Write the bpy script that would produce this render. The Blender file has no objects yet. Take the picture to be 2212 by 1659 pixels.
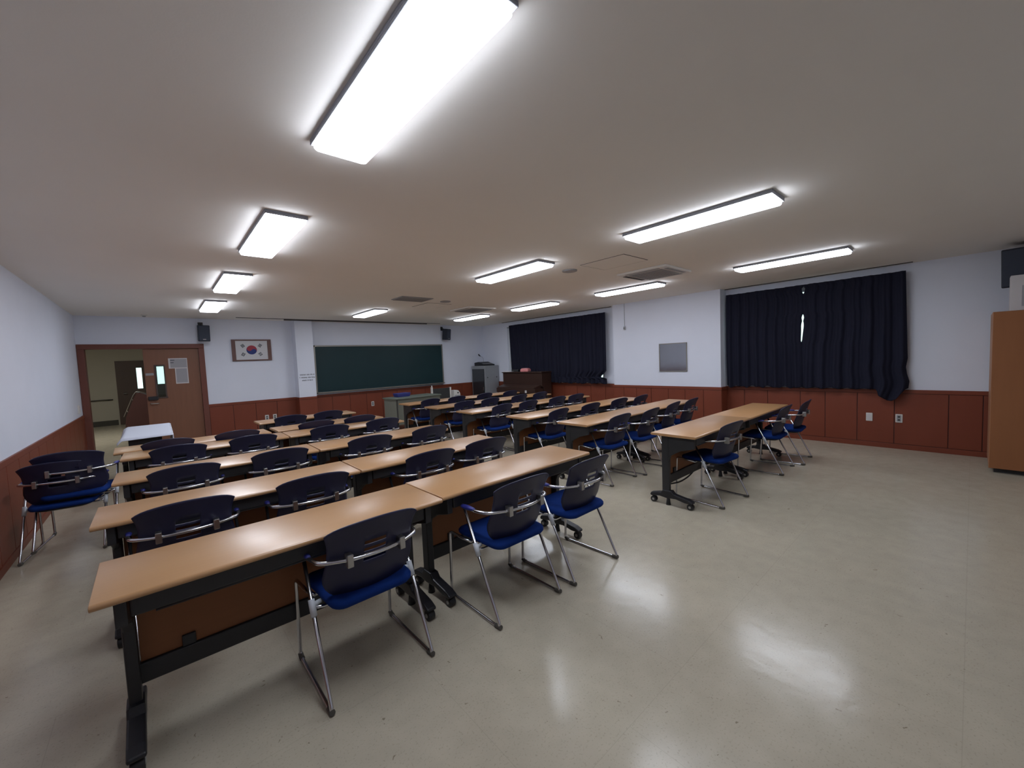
import bpy, bmesh, math, random
from mathutils import Vector, Matrix
random.seed(7)
scene = bpy.context.scene
col = scene.collection
R = math.radians

# ------------------------------------------------------------------ camera
CAM_H = 1.52
YAW, PITCH, ROLL = 0.719356, 0.061392, 0.042598
cd = bpy.data.cameras.new('camera')
cam = bpy.data.objects.new('camera', cd)
col.objects.link(cam)
cd.sensor_fit = 'HORIZONTAL'; cd.sensor_width = 36.0
cd.lens = 874.035 / 2212 * 36.0
cd.clip_start = 0.02; cd.clip_end = 200
_c, _s = math.cos, math.sin
fwh = Vector((_s(YAW), _c(YAW), 0)); rh = Vector((_c(YAW), -_s(YAW), 0)); up = Vector((0, 0, 1))
fwd = fwh * _c(PITCH) - up * _s(PITCH)
u2 = fwh * _s(PITCH) + up * _c(PITCH)
rt = rh * _c(ROLL) - u2 * _s(ROLL)
u3 = rh * _s(ROLL) + u2 * _c(ROLL)
m = Matrix((rt, u3, -fwd)).transposed().to_4x4()
m.translation = Vector((0, 0, CAM_H))
cam.matrix_world = m
scene.camera = cam

# ------------------------------------------------------------------ world, exposure
w = bpy.data.worlds.new('world'); scene.world = w; w.use_nodes = True
bg = w.node_tree.nodes['Background']
bg.inputs[0].default_value = (0.86, 0.95, 1.0, 1); bg.inputs[1].default_value = 2.2
scene.view_settings.view_transform = 'Standard'
scene.view_settings.look = 'None'
scene.view_settings.exposure = 0.0
scene.view_settings.gamma = 1.0
scene.view_settings.use_curve_mapping = False
LAMP = 20.0            # strength of the lit ceiling diffusers
LAMP_COL = (0.84, 0.895, 1.0)
CORRIDOR_FILL = 42.0  # strength of the added fill light in the corridor

# ------------------------------------------------------------------ room numbers
XL, XR, XC = -1.023, 7.92, 7.65
YF, YB, HC = 10.39, -1.7, 2.608
HW = 0.853

# ------------------------------------------------------------------ materials
def srgb(r, g, b):
    f = lambda c: (c / 255 / 12.92) if c <= 10 else ((c / 255 + 0.055) / 1.055) ** 2.4
    return (f(r), f(g), f(b), 1)

def mat(name, color, rough=0.5, metal=0.0, spec=0.5, noise=0.0, nscale=20.0, bump=0.0, bscale=None, coat=0.0, stretch=None):
    m = bpy.data.materials.new(name); m.use_nodes = True
    nt = m.node_tree; b = nt.nodes['Principled BSDF']
    b.inputs['Base Color'].default_value = color
    b.inputs['Roughness'].default_value = rough
    b.inputs['Metallic'].default_value = metal
    b.inputs['Specular IOR Level'].default_value = spec
    if coat: b.inputs['Coat Weight'].default_value = coat; b.inputs['Coat Roughness'].default_value = 0.28
    if noise or bump:
        tc = nt.nodes.new('ShaderNodeTexCoord'); mp = nt.nodes.new('ShaderNodeMapping')
        nt.links.new(tc.outputs['Object'], mp.inputs[0])
        if stretch: mp.inputs['Scale'].default_value = stretch
    if noise:
        n = nt.nodes.new('ShaderNodeTexNoise'); n.inputs['Scale'].default_value = nscale; n.inputs['Detail'].default_value = 5
        nt.links.new(mp.outputs[0], n.inputs[0])
        mx = nt.nodes.new('ShaderNodeMixRGB'); mx.blend_type = 'MIX'
        mx.inputs[1].default_value = tuple(c * (1 - noise) for c in color[:3]) + (1,)
        mx.inputs[2].default_value = tuple(min(1, c * (1 + noise)) for c in color[:3]) + (1,)
        nt.links.new(n.outputs[0], mx.inputs[0]); nt.links.new(mx.outputs[0], b.inputs['Base Color'])
    if bump:
        n2 = nt.nodes.new('ShaderNodeTexNoise'); n2.inputs['Scale'].default_value = bscale or nscale; n2.inputs['Detail'].default_value = 3
        nt.links.new(mp.outputs[0], n2.inputs[0])
        bp = nt.nodes.new('ShaderNodeBump'); bp.inputs['Strength'].default_value = bump; bp.inputs['Distance'].default_value = 0.01
        nt.links.new(n2.outputs[0], bp.inputs['Height']); nt.links.new(bp.outputs[0], b.inputs['Normal'])
    return m

def emit(name, color, strength):
    m = bpy.data.materials.new(name); m.use_nodes = True
    nt = m.node_tree; nt.nodes.clear()
    o = nt.nodes.new('ShaderNodeOutputMaterial'); e = nt.nodes.new('ShaderNodeEmission')
    e.inputs[0].default_value = tuple(color[:3]) + (1,); e.inputs[1].default_value = strength
    nt.links.new(e.outputs[0], o.inputs[0])
    return m

M = {}
M['wall'] = mat('wall_paint', srgb(219, 223, 235), 0.75, noise=0.03, nscale=3, bump=0.06, bscale=90)
M['ceiling'] = mat('ceiling_paint', srgb(233, 229, 224), 0.85, noise=0.02, nscale=2, bump=0.03, bscale=120)
M['corridor'] = mat('corridor_paint', srgb(168, 163, 150), 0.8, noise=0.03, nscale=3)
M['wains'] = mat('wainscot_laminate', srgb(120, 60, 42), 0.42, spec=0.35, noise=0.10, nscale=6, bump=0.03, bscale=40, stretch=(1, 1, 0.25))
M['door'] = mat('door_veneer', srgb(128, 88, 68), 0.45, spec=0.3, noise=0.10, nscale=9, stretch=(3, 3, 0.3))
M['doorframe'] = mat('door_frame_wood', srgb(112, 68, 58), 0.5, spec=0.3, noise=0.08, nscale=9, stretch=(3, 3, 0.3))
M['darkdoor'] = mat('dark_door_wood', srgb(74, 58, 52), 0.55, noise=0.1, nscale=8, stretch=(3, 3, 0.3))
M['reddark'] = mat('dark_red_panel', srgb(72, 40, 38), 0.5, noise=0.1, nscale=8)
M['skirt'] = mat('corridor_skirting', srgb(58, 56, 50), 0.6, noise=0.1, nscale=8)
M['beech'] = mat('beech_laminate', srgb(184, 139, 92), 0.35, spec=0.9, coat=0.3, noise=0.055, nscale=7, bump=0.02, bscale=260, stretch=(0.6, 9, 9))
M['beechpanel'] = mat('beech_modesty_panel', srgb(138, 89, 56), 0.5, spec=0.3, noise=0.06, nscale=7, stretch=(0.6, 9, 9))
M['black'] = mat('black_metal', srgb(46, 46, 48), 0.45, spec=0.4, noise=0.1, nscale=30)
M['blackplastic'] = mat('black_plastic', srgb(34, 34, 38), 0.4, spec=0.4, noise=0.1, nscale=30)
M['wheel'] = mat('caster_rubber', srgb(30, 30, 32), 0.5, noise=0.1, nscale=40)
M['hub'] = mat('caster_hub', srgb(150, 148, 142), 0.35, noise=0.1, nscale=40)
M['shell'] = mat('navy_shell_plastic', srgb(38, 38, 64), 0.42, spec=0.4, noise=0.08, nscale=14, bump=0.03, bscale=400)
M['seat'] = mat('blue_seat_fabric', srgb(16, 46, 112), 0.9, spec=0.15, noise=0.12, nscale=160, bump=0.25, bscale=500)
M['pad'] = mat('blue_arm_pad', srgb(46, 50, 128), 0.4, noise=0.05, nscale=30)
M['chrome'] = mat('chrome_tube', srgb(208, 208, 212), 0.24, metal=1.0, noise=0.05, nscale=30)
M['clamp'] = mat('brushed_clamp', srgb(176, 174, 172), 0.38, metal=1.0, noise=0.06, nscale=60)
M['clip'] = mat('white_clip', srgb(196, 200, 206), 0.45, noise=0.03, nscale=30)
M['cap'] = mat('grey_foot_cap', srgb(78, 74, 68), 0.6, noise=0.1, nscale=50)
M['white'] = mat('white_plastic', srgb(214, 210, 204), 0.45, noise=0.02, nscale=30)
M['grey'] = mat('grey_vent', srgb(150, 150, 152), 0.55, noise=0.03, nscale=30)
M['darkgap'] = mat('dark_gap', srgb(60, 58, 58), 0.8, noise=0.1, nscale=20)
M['board'] = mat('chalkboard_green', srgb(22, 48, 52), 0.5, spec=0.3, noise=0.18, nscale=2.2)
M['alu'] = mat('board_frame_aluminium', srgb(140, 136, 130), 0.45, metal=0.5, noise=0.04, nscale=20)
M['speaker'] = mat('speaker_cabinet', srgb(38, 44, 56), 0.55, noise=0.1, nscale=60)
M['grille'] = mat('speaker_grille', srgb(44, 52, 68), 0.6, noise=0.25, nscale=400)
M['curtain'] = mat('blackout_curtain', srgb(31, 32, 46), 0.85, spec=0.15, noise=0.12, nscale=3, bump=0.1, bscale=300)
M['glassframe'] = mat('window_frame_white', srgb(205, 210, 216), 0.5, noise=0.03, nscale=20)
M['flagframe'] = mat('flag_frame_wood', srgb(104, 74, 68), 0.45, noise=0.12, nscale=20)
M['flagwhite'] = mat('flag_white', srgb(205, 205, 208), 0.6, noise=0.01, nscale=20)
M['red'] = mat('flag_red', srgb(158, 52, 66), 0.6, noise=0.03, nscale=20)
M['blue'] = mat('flag_blue', srgb(34, 52, 116), 0.6, noise=0.03, nscale=20)
M['trigram'] = mat('flag_trigram', srgb(52, 56, 66), 0.6, noise=0.03, nscale=20)
M['paper'] = mat('paper', srgb(205, 200, 200), 0.8, noise=0.02, nscale=30)
M['greyprint'] = mat('grey_print', srgb(160, 158, 162), 0.8, noise=0.12, nscale=160)
M['ink'] = mat('ink', srgb(62, 64, 72), 0.8, noise=0.1, nscale=80)
M['pinkink'] = mat('pink_print', srgb(176, 128, 128), 0.8, noise=0.2, nscale=160)
M['steel'] = mat('grey_green_steel', srgb(118, 120, 110), 0.45, spec=0.4, noise=0.05, nscale=10)
M['steeltop'] = mat('steel_desk_top', srgb(104, 110, 100), 0.4, spec=0.4, noise=0.06, nscale=10)
M['rack'] = mat('rack_grey', srgb(142, 144, 148), 0.45, noise=0.04, nscale=10)
M['smoked'] = mat('smoked_glass_door', srgb(40, 44, 48), 0.15, spec=0.6, noise=0.05, nscale=10)
M['piano'] = mat('dark_piano_wood', srgb(56, 38, 32), 0.35, spec=0.5, noise=0.12, nscale=8, stretch=(1, 0.3, 1))
M['cabinet'] = mat('wardrobe_veneer', srgb(150, 98, 62), 0.5, spec=0.3, noise=0.07, nscale=7, stretch=(3, 3, 0.3))
M['cabside_lit'] = mat('wardrobe_veneer_lit_side', srgb(168, 122, 92), 0.5, spec=0.3, noise=0.05, nscale=7, stretch=(3, 3, 0.3))  # cupboard veneer made lighter: light on its side put into the colour
M['cloth'] = mat('white_cloth', srgb(206, 210, 222), 0.85, noise=0.02, nscale=12, bump=0.1, bscale=200)
M['bluebag'] = mat('blue_plastic_box', srgb(50, 56, 128), 0.45, noise=0.06, nscale=20)
M['pinkpack'] = mat('pink_pack', srgb(206, 128, 128), 0.6, noise=0.35, nscale=22)
M['blackitem'] = mat('black_item', srgb(24, 24, 28), 0.5, noise=0.1, nscale=30)
M['cable'] = mat('black_cable', srgb(24, 22, 24), 0.5, noise=0.1, nscale=30)
M['screen'] = mat('dark_grey_screen', srgb(52, 52, 52), 0.5, noise=0.06, nscale=10)
M['lampbody'] = mat('lamp_housing', srgb(140, 142, 150), 0.5, noise=0.02, nscale=30)
M['diffuser'] = emit('lamp_diffuser', LAMP_COL, LAMP)
M['cfill'] = emit('corridor_fill_diffuser', (0.96, 0.96, 0.90), CORRIDOR_FILL)

def mirror_mat():
    m = bpy.data.materials.new('hazy_mirror'); m.use_nodes = True
    b = m.node_tree.nodes['Principled BSDF']
    b.inputs['Base Color'].default_value = (0.42, 0.42, 0.44, 1); b.inputs['Metallic'].default_value = 1; b.inputs['Roughness'].default_value = 0.10
    n = m.node_tree.nodes.new('ShaderNodeTexNoise'); n.inputs['Scale'].default_value = 6
    r = m.node_tree.nodes.new('ShaderNodeMapRange'); r.inputs[3].default_value = 0.06; r.inputs[4].default_value = 0.14
    m.node_tree.links.new(n.outputs[0], r.inputs[0]); m.node_tree.links.new(r.outputs[0], b.inputs['Roughness'])
    return m
M['mirror'] = mirror_mat()

def glass_mat():
    m = bpy.data.materials.new('window_glass'); m.use_nodes = True
    nt = m.node_tree; nt.nodes.clear()
    o = nt.nodes.new('ShaderNodeOutputMaterial'); mx = nt.nodes.new('ShaderNodeMixShader')
    t = nt.nodes.new('ShaderNodeBsdfTransparent'); g = nt.nodes.new('ShaderNodeBsdfGlossy')
    t.inputs[0].default_value = (0.82, 0.93, 0.88, 1); g.inputs['Roughness'].default_value = 0.05
    fr = nt.nodes.new('ShaderNodeFresnel'); fr.inputs[0].default_value = 1.45
    nt.links.new(fr.outputs[0], mx.inputs[0]); nt.links.new(t.outputs[0], mx.inputs[1]); nt.links.new(g.outputs[0], mx.inputs[2])
    nt.links.new(mx.outputs[0], o.inputs[0])
    return m
M['glass'] = glass_mat()

def floor_mat():
    m = bpy.data.materials.new('vinyl_floor'); m.use_nodes = True
    nt = m.node_tree; b = nt.nodes['Principled BSDF']; L = nt.links
    N = lambda t: nt.nodes.new(t)
    tc = N('ShaderNodeTexCoord')
    n1 = N('ShaderNodeTexNoise'); n1.inputs['Scale'].default_value = 1.1; n1.inputs['Detail'].default_value = 4
    n2 = N('ShaderNodeTexNoise'); n2.inputs['Scale'].default_value = 9.0; n2.inputs['Detail'].default_value = 6
    n3 = N('ShaderNodeTexNoise'); n3.inputs['Scale'].default_value = 34.0; n3.inputs['Detail'].default_value = 2; n3.inputs['Distortion'].default_value = 1.2
    n4 = N('ShaderNodeTexNoise'); n4.inputs['Scale'].default_value = 110.0; n4.inputs['Detail'].default_value = 2
    for n in (n1, n2, n3, n4): L.new(tc.outputs['Object'], n.inputs[0])
    c1 = srgb(194, 184, 164); c2 = srgb(182, 174, 157)
    a = N('ShaderNodeMixRGB'); a.inputs[1].default_value = c1; a.inputs[2].default_value = c2
    L.new(n1.outputs[0], a.inputs[0])
    bb = N('ShaderNodeMixRGB'); bb.blend_type = 'MULTIPLY'; bb.inputs[0].default_value = 0.35
    rr = N('ShaderNodeValToRGB'); rr.color_ramp.elements[0].position = 0.3; rr.color_ramp.elements[0].color = (0.75, 0.75, 0.75, 1)
    rr.color_ramp.elements[1].position = 0.7; rr.color_ramp.elements[1].color = (1, 1, 1, 1)
    L.new(n2.outputs[0], rr.inputs[0]); L.new(a.outputs[0], bb.inputs[1]); L.new(rr.outputs[0], bb.inputs[2])
    # small dark scuffs
    sp = N('ShaderNodeValToRGB'); sp.color_ramp.elements[0].position = 0.235; sp.color_ramp.elements[0].color = (0.42, 0.39, 0.34, 1)
    sp.color_ramp.elements[1].position = 0.275; sp.color_ramp.elements[1].color = (1, 1, 1, 1)
    L.new(n3.outputs[0], sp.inputs[0])
    cc = N('ShaderNodeMixRGB'); cc.blend_type = 'MULTIPLY'; cc.inputs[0].default_value = 0.8
    L.new(bb.outputs[0], cc.inputs[1]); L.new(sp.outputs[0], cc.inputs[2])
    sp2 = N('ShaderNodeValToRGB'); sp2.color_ramp.elements[0].position = 0.30; sp2.color_ramp.elements[0].color = (0.78, 0.76, 0.72, 1)
    sp2.color_ramp.elements[1].position = 0.42; sp2.color_ramp.elements[1].color = (1, 1, 1, 1)
    L.new(n4.outputs[0], sp2.inputs[0])
    dd = N('ShaderNodeMixRGB'); dd.blend_type = 'MULTIPLY'; dd.inputs[0].default_value = 0.7
    L.new(cc.outputs[0], dd.inputs[1]); L.new(sp2.outputs[0], dd.inputs[2])
    # sheet seams
    br = N('ShaderNodeTexBrick'); br.offset = 0.5; br.inputs['Scale'].default_value = 1.0
    br.inputs['Mortar Size'].default_value = 0.0016; br.inputs['Brick Width'].default_value = 0.9; br.inputs['Row Height'].default_value = 0.9
    br.inputs['Color1'].default_value = (1, 1, 1, 1); br.inputs['Color2'].default_value = (1, 1, 1, 1); br.inputs['Mortar'].default_value = (0.55, 0.53, 0.5, 1)
    L.new(tc.outputs['Object'], br.inputs[0])
    ee = N('ShaderNodeMixRGB'); ee.blend_type = 'MULTIPLY'; ee.inputs[0].default_value = 0.22
    L.new(dd.outputs[0], ee.inputs[1]); L.new(br.outputs[0], ee.inputs[2])
    L.new(ee.outputs[0], b.inputs['Base Color'])
    mr = N('ShaderNodeMapRange'); mr.inputs[3].default_value = 0.13; mr.inputs[4].default_value = 0.25
    L.new(n2.outputs[0], mr.inputs[0]); L.new(mr.outputs[0], b.inputs['Roughness'])
    b.inputs['Specular IOR Level'].default_value = 0.34
    bp = N('ShaderNodeBump'); bp.inputs['Strength'].default_value = 0.10; bp.inputs['Distance'].default_value = 0.01
    nb = N('ShaderNodeTexNoise'); nb.inputs['Scale'].default_value = 14; nb.inputs['Detail'].default_value = 4
    L.new(tc.outputs['Object'], nb.inputs[0]); L.new(nb.outputs[0], bp.inputs['Height']); L.new(bp.outputs[0], b.inputs['Normal'])
    return m
M['floor'] = floor_mat()

# ------------------------------------------------------------------ mesh helpers
class MB:
    def __init__(s): s.v = []; s.f = []; s.sm = []
    def _add(s, vs, fs, smooth=False):
        o = len(s.v); s.v += [tuple(p) for p in vs]; s.f += [tuple(i + o for i in f) for f in fs]
        s.sm += [smooth] * len(fs) if isinstance(smooth, bool) else list(smooth)
        return s
    def box(s, x0, x1, y0, y1, z0, z1):
        v = [(x, y, z) for z in (z0, z1) for y in (y0, y1) for x in (x0, x1)]
        return s._add(v, [(0, 2, 3, 1), (4, 5, 7, 6), (0, 1, 5, 4), (2, 6, 7, 3), (0, 4, 6, 2), (1, 3, 7, 5)])
    def obox(s, c, ax, ay, az):
        c = Vector(c); ax, ay, az = Vector(ax), Vector(ay), Vector(az)
        v = [c + ax * i + ay * j + az * k for k in (-1, 1) for j in (-1, 1) for i in (-1, 1)]
        return s._add(v, [(0, 2, 3, 1), (4, 5, 7, 6), (0, 1, 5, 4), (2, 6, 7, 3), (0, 4, 6, 2), (1, 3, 7, 5)])
    def tube(s, pts, r, n=10, r2=None):
        pts = [Vector(p) for p in pts]; N = len(pts)
        rings = []; t0 = (pts[1] - pts[0]).normalized()
        a = Vector((0, 0, 1)) if abs(t0.z) < 0.9 else Vector((1, 0, 0))
        u = t0.cross(a).normalized()
        vs = []
        for i, p in enumerate(pts):
            t = (pts[min(i + 1, N - 1)] - pts[max(i - 1, 0)]).normalized()
            u = (u - t * u.dot(t)).normalized(); w_ = t.cross(u)
            rr = r if r2 is None else r + (r2 - r) * i / (N - 1)
            vs += [p + (u * math.cos(2 * math.pi * k / n) + w_ * math.sin(2 * math.pi * k / n)) * rr for k in range(n)]
        fs = []; sm = []
        for i in range(N - 1):
            for k in range(n):
                k2 = (k + 1) % n
                fs.append((i * n + k, i * n + k2, (i + 1) * n + k2, (i + 1) * n + k)); sm.append(True)
        fs.append(tuple(range(n - 1, -1, -1))); sm.append(False)
        fs.append(tuple((N - 1) * n + k for k in range(n))); sm.append(False)
        return s._add(vs, fs, sm)
    def prism(s, poly, axis, a, b, smooth=False):
        """poly in the plane normal to axis ('x': (y,z), 'y': (x,z), 'z': (x,y)), from a to b"""
        def P(q, t):
            return {'x': (t, q[0], q[1]), 'y': (q[0], t, q[1]), 'z': (q[0], q[1], t)}[axis]
        n = len(poly)
        vs = [P(q, a) for q in poly] + [P(q, b) for q in poly]
        fs = [(i, (i + 1) % n, n + (i + 1) % n, n + i) for i in range(n)]
        sm = [smooth] * n
        fs.append(tuple(range(n - 1, -1, -1))); fs.append(tuple(range(n, 2 * n))); sm += [False, False]
        return s._add(vs, fs, sm)
    def loops(s, rings, cap0=True, cap1=True, smooth=True):
        n = len(rings[0]); vs = [p for r_ in rings for p in r_]; fs = []
        for i in range(len(rings) - 1):
            for k in range(n):
                k2 = (k + 1) % n; fs.append((i * n + k, i * n + k2, (i + 1) * n + k2, (i + 1) * n + k))
        if cap0: fs.append(tuple(range(n - 1, -1, -1)))
        if cap1: fs.append(tuple((len(rings) - 1) * n + k for k in range(n)))
        return s._add(vs, fs, [smooth] * len(fs))
    def grid(s, fn, nu, nv, skip=None, smooth=True):
        vs = [fn(i / nu, j / nv) for j in range(nv + 1) for i in range(nu + 1)]
        fs = [(j * (nu + 1) + i, j * (nu + 1) + i + 1, (j + 1) * (nu + 1) + i + 1, (j + 1) * (nu + 1) + i)
              for j in range(nv) for i in range(nu) if not (skip and skip(i, j))]
        return s._add(vs, fs, [smooth] * len(fs))
    def build(s, name, m, parent=None, bevel=0.0, solid=0.0, loc=None, seg=2):
        me = bpy.data.meshes.new(name); me.from_pydata(s.v, [], s.f)
        bm = bmesh.new(); bm.from_mesh(me); bmesh.ops.recalc_face_normals(bm, faces=bm.faces); bm.to_mesh(me); bm.free()
        me.polygons.foreach_set('use_smooth', s.sm); me.materials.append(m); me.update()
        o = bpy.data.objects.new(name, me); col.objects.link(o)
        if parent is not None: o.parent = parent
        if loc: o.location = loc
        if solid:
            md = o.modifiers.new('solid', 'SOLIDIFY'); md.thickness = solid; md.offset = 0
        if bevel:
            md = o.modifiers.new('bevel', 'BEVEL'); md.width = bevel; md.segments = seg; md.limit_method = 'ANGLE'; md.angle_limit = R(50)
        return o

def fillet(pts, r, n=5):
    pts = [Vector(p) for p in pts]; out = [pts[0]]
    for i in range(1, len(pts) - 1):
        p = pts[i]; a = (pts[i - 1] - p); b = (pts[i + 1] - p)
        d = min(r, a.length * 0.49, b.length * 0.49)
        s_, e = p + a.normalized() * d, p + b.normalized() * d
        for k in range(n + 1):
            t = k / n; out.append(s_ * (1 - t) ** 2 + p * 2 * t * (1 - t) + e * t * t)
    out.append(pts[-1]); return out

def tag(o, label=None, cat=None, group=None, kind=None):
    if label: o['label'] = label
    if cat: o['category'] = cat
    if group: o['group'] = group
    if kind: o['kind'] = kind
    return o

def thing(name, label, cat, loc=(0, 0, 0), rz=0.0, group=None):
    o = bpy.data.objects.new(name, None); col.objects.link(o); o.empty_display_size = 0.1
    o.location = loc; o.rotation_euler = (0, 0, rz)
    return tag(o, label, cat, group)

KIDS = {}
def copy_thing(root, loc, rz, label):
    def rec(o, parent):
        c = o.copy(); col.objects.link(c); c.parent = parent
        for k in o.children: rec(k, c)
        return c
    r = rec(root, None); r.location = loc; r.rotation_euler = (0, 0, rz); r['label'] = label
    return r

def struct(name, mb, m, parent=None, **k):
    o = mb.build(name, m, parent, **k)
    if parent is None: o['kind'] = 'structure'
    return o

# ------------------------------------------------------------------ room shell
struct('floor', MB().box(-4.2, 8.6, YB - 0.15, 18.4, -0.12, 0.0), M['floor'])
struct('ceiling', MB().box(XL - 0.15, 8.4, YB - 0.15, YF + 0.15, HC, HC + 0.15), M['ceiling'])
struct('wall_left', MB().box(XL - 0.15, XL, YB - 0.15, YF, 0, HC), M['wall'])
struct('wall_back', MB().box(XL, XR, YB - 0.15, YB, 0, HC), M['wall'])
DX0, DX1, DZ = XL + 0.002, 0.77, 2.10     # outer size of the double door frame
wf = MB().box(XL, DX1, YF, YF + 0.15, DZ, HC).box(DX1, XR + 0.2, YF, YF + 0.15, 0, HC)
wall_front = struct('wall_front', wf, M['wall'])
# wall_right with two window openings
WIN = {'window_1': (5.73, 9.16, 0.93, 2.47), 'window_2': (0.72, 2.86, 0.93, 2.47)}
wr = MB()
ys = [YB, 0.72, 2.86, 5.73, 9.16, YF + 0.15]
wr.box(XR, XR + 0.15, YB, 0.72, 0, HC).box(XR, XR + 0.15, 2.86, 5.73, 0, HC).box(XR, XR + 0.15, 9.16, YF + 0.15, 0, HC)
for a, b in ((0.72, 2.86), (5.73, 9.16)):
    wr.box(XR, XR + 0.15, a, b, 0, 0.93).box(XR, XR + 0.15, a, b, 2.47, HC)
wall_right = struct('wall_right', wr, M['wall'])
COL0, COL1 = 3.0, 5.27
column = struct('wall_column', MB().box(XC, XR, COL0, COL1, 0, HC), M['wall'])
PY = YF - 0.30
PX0, PX1 = 2.41, 2.775
pillar = struct('wall_pillar', MB().box(PX0, PX1, PY, YF, 0, HC), M['wall'])
wall_left = bpy.data.objects['wall_left']; wall_back = bpy.data.objects['wall_back']

# wainscot: every panel a piece of its own
def wains(parent, axis, pos, sgn, cuts, last=None):
    """panels along a wall. axis 'x': wall plane x=pos, runs along y; 'y': plane y=pos, runs along x. sgn: side facing the room"""
    T, G = 0.014, 0.004
    for a, b in zip(cuts[:-1], cuts[1:]):
        p0, p1 = sorted((pos, pos + sgn * T))
        mb = MB()
        if axis == 'x': mb.box(p0, p1, a + G, b - G, 0.075, 0.795)
        else: mb.box(a + G, b - G, p0, p1, 0.075, 0.795)
        mb.build('wainscot_panel', M['wains'], parent, bevel=0.003)
    a, b = cuts[0], cuts[-1]
    for (z0, z1, t, nm) in ((0.80, HW, 0.020, 'wainscot_cap_rail'), (0.0, 0.070, 0.018, 'wainscot_base_rail')):
        p0, p1 = sorted((pos, pos + sgn * t))
        mb = MB()
        if axis == 'x': mb.box(p0, p1, a, b, z0, z1)
        else: mb.box(a, b, p0, p1, z0, z1)
        mb.build(nm, M['wains'], parent, bevel=0.003)
    # backing strip, seen only in the joints
    p0, p1 = sorted((pos, pos + sgn * 0.004))
    mb = MB()
    if axis == 'x': mb.box(p0, p1, a, b, 0.0, HW - 0.005)
    else: mb.box(a, b, p0, p1, 0.0, HW - 0.005)
    mb.build('wainscot_backing', M['reddark'], parent)
def cuts(a, b, step):
    n = max(1, round((b - a) / step)); return [a + (b - a) * i / n for i in range(n + 1)]
wains(wall_left, 'x', XL, 1, cuts(YB, YF, 0.42))
wains(wall_right, 'x', XR, -1, [YB + 0.02, -1.25, -0.83, -0.42, -0.1, 0.20, 0.73, 1.14, 1.53, 1.86, 2.33, 2.70, COL0 - 0.002])
wains(wall_right, 'x', XR, -1, cuts(COL1 + 0.002, YF - 0.02, 0.42))
wains(column, 'x', XC, -1, [COL0 - 0.012, 3.31, 3.66, 4.0, 4.37, 4.71, 5.02, COL1 + 0.012])
wains(column, 'y', COL0, -1, [XC - 0.012, XR - 0.02])
wains(wall_front, 'y', YF, -1, cuts(DX1, PX0, 0.42))
wains(wall_front, 'y', YF, -1, cuts(PX1, XR - 0.02, 0.42))
wains(pillar, 'y', PY, -1, [PX0 - 0.012, PX1])
wains(pillar, 'x', PX0, -1, [PY - 0.012, YF - 0.016])

# windows behind the curtains: frame, mullion, sashes and panes
for nm, (a, b, z0, z1) in WIN.items():
    f = MB()
    t = 0.035
    f.box(XR + 0.02, XR + 0.11, a, a + t, z0, z1).box(XR + 0.02, XR + 0.11, b - (0.11 if nm == 'window_1' else t), b, z0, z1)
    f.box(XR + 0.02, XR + 0.11, a, b, z0, z0 + t).box(XR + 0.02, XR + 0.11, a, b, z1 - t, z1)
    wnd = struct(nm, f, M['glassframe'], bevel=0.003)
    n = 4 if nm == 'window_1' else 2
    for i in range(n):
        y0 = a + t + (b - a - 2 * t) * i / n; y1 = a + t + (b - a - 2 * t) * (i + 1) / n
        sh = MB(); q = 0.03; x0, x1 = XR + 0.045, XR + 0.075
        sh.box(x0, x1, y0, y0 + q, z0 + t, z1 - t).box(x0, x1, y1 - q, y1, z0 + t, z1 - t).box(x0, x1, y0, y1, z0 + t, z0 + t + q).box(x0, x1, y0, y1, z1 - t - q, z1 - t)
        so = sh.build('window_sash', M['glassframe'], wnd)
        MB().box(XR + 0.058, XR + 0.062, y0 + q, y1 - q, z0 + t + q, z1 - t - q).build('window_pane', M['glass'], so)
    struct('trim_1' if nm == 'window_1' else 'trim_2', MB().box(XR - 0.03, XR + 0.02, a - 0.02, b + 0.02, z0 - 0.035, z0 - 0.002), M['glassframe'], bevel=0.004)

# ceiling lines: curtain tracks and slots
def track(name, label, x0, x1, y0, y1, drop=0.018):
    o = MB().box(x0, x1, y0, y1, HC - drop, HC).build(name, M['darkgap'])
    return tag(o, label, 'curtain track')
track('curtain_track', 'thin dark ceiling track above the large right-hand window curtain', XR - 0.125, XR - 0.10, 0.56, 2.98, 0.010)
track('curtain_track', 'thin dark ceiling track above the far window curtain by the corner', XR - 0.125, XR - 0.10, 5.42, 9.25, 0.010)
track('screen_track', 'upper long dark track on the ceiling above the chalkboard', 1.3, 6.1, 9.93, 9.945, 0.010)
track('screen_track', 'lower dark track nearest the wall above the chalkboard', 2.2, 5.75, 10.045, 10.07, 0.02)

# ------------------------------------------------------------------ double door and corridor
fr = MB()
fr.box(DX0, DX0 + 0.095, YF - 0.03, YF + 0.17, 0, DZ - 0.09).box(DX1 - 0.095, DX1, YF - 0.03, YF + 0.17, 0, DZ - 0.09).box(DX0, DX1, YF - 0.03, YF + 0.17, DZ - 0.09, DZ)
door_1 = struct('door_1', fr, M['doorframe'], bevel=0.006)
lx0, lx1, ly0, ly1 = -0.165, DX1 - 0.10, YF + 0.03, YF + 0.07
wx0, wx1, wz0, wz1 = 0.0, 0.115, 1.075, 1.68
lf = MB().box(lx0, wx0, ly0, ly1, 0.01, DZ - 0.095).box(wx1, lx1, ly0, ly1, 0.01, DZ - 0.095)
lf.box(wx0, wx1, ly0, ly1, 0.01, wz0).box(wx0, wx1, ly0, ly1, wz1, DZ - 0.095)
leaf = lf.build('door_leaf', M['door'], door_1)
wfm = MB(); q = 0.022
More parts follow.
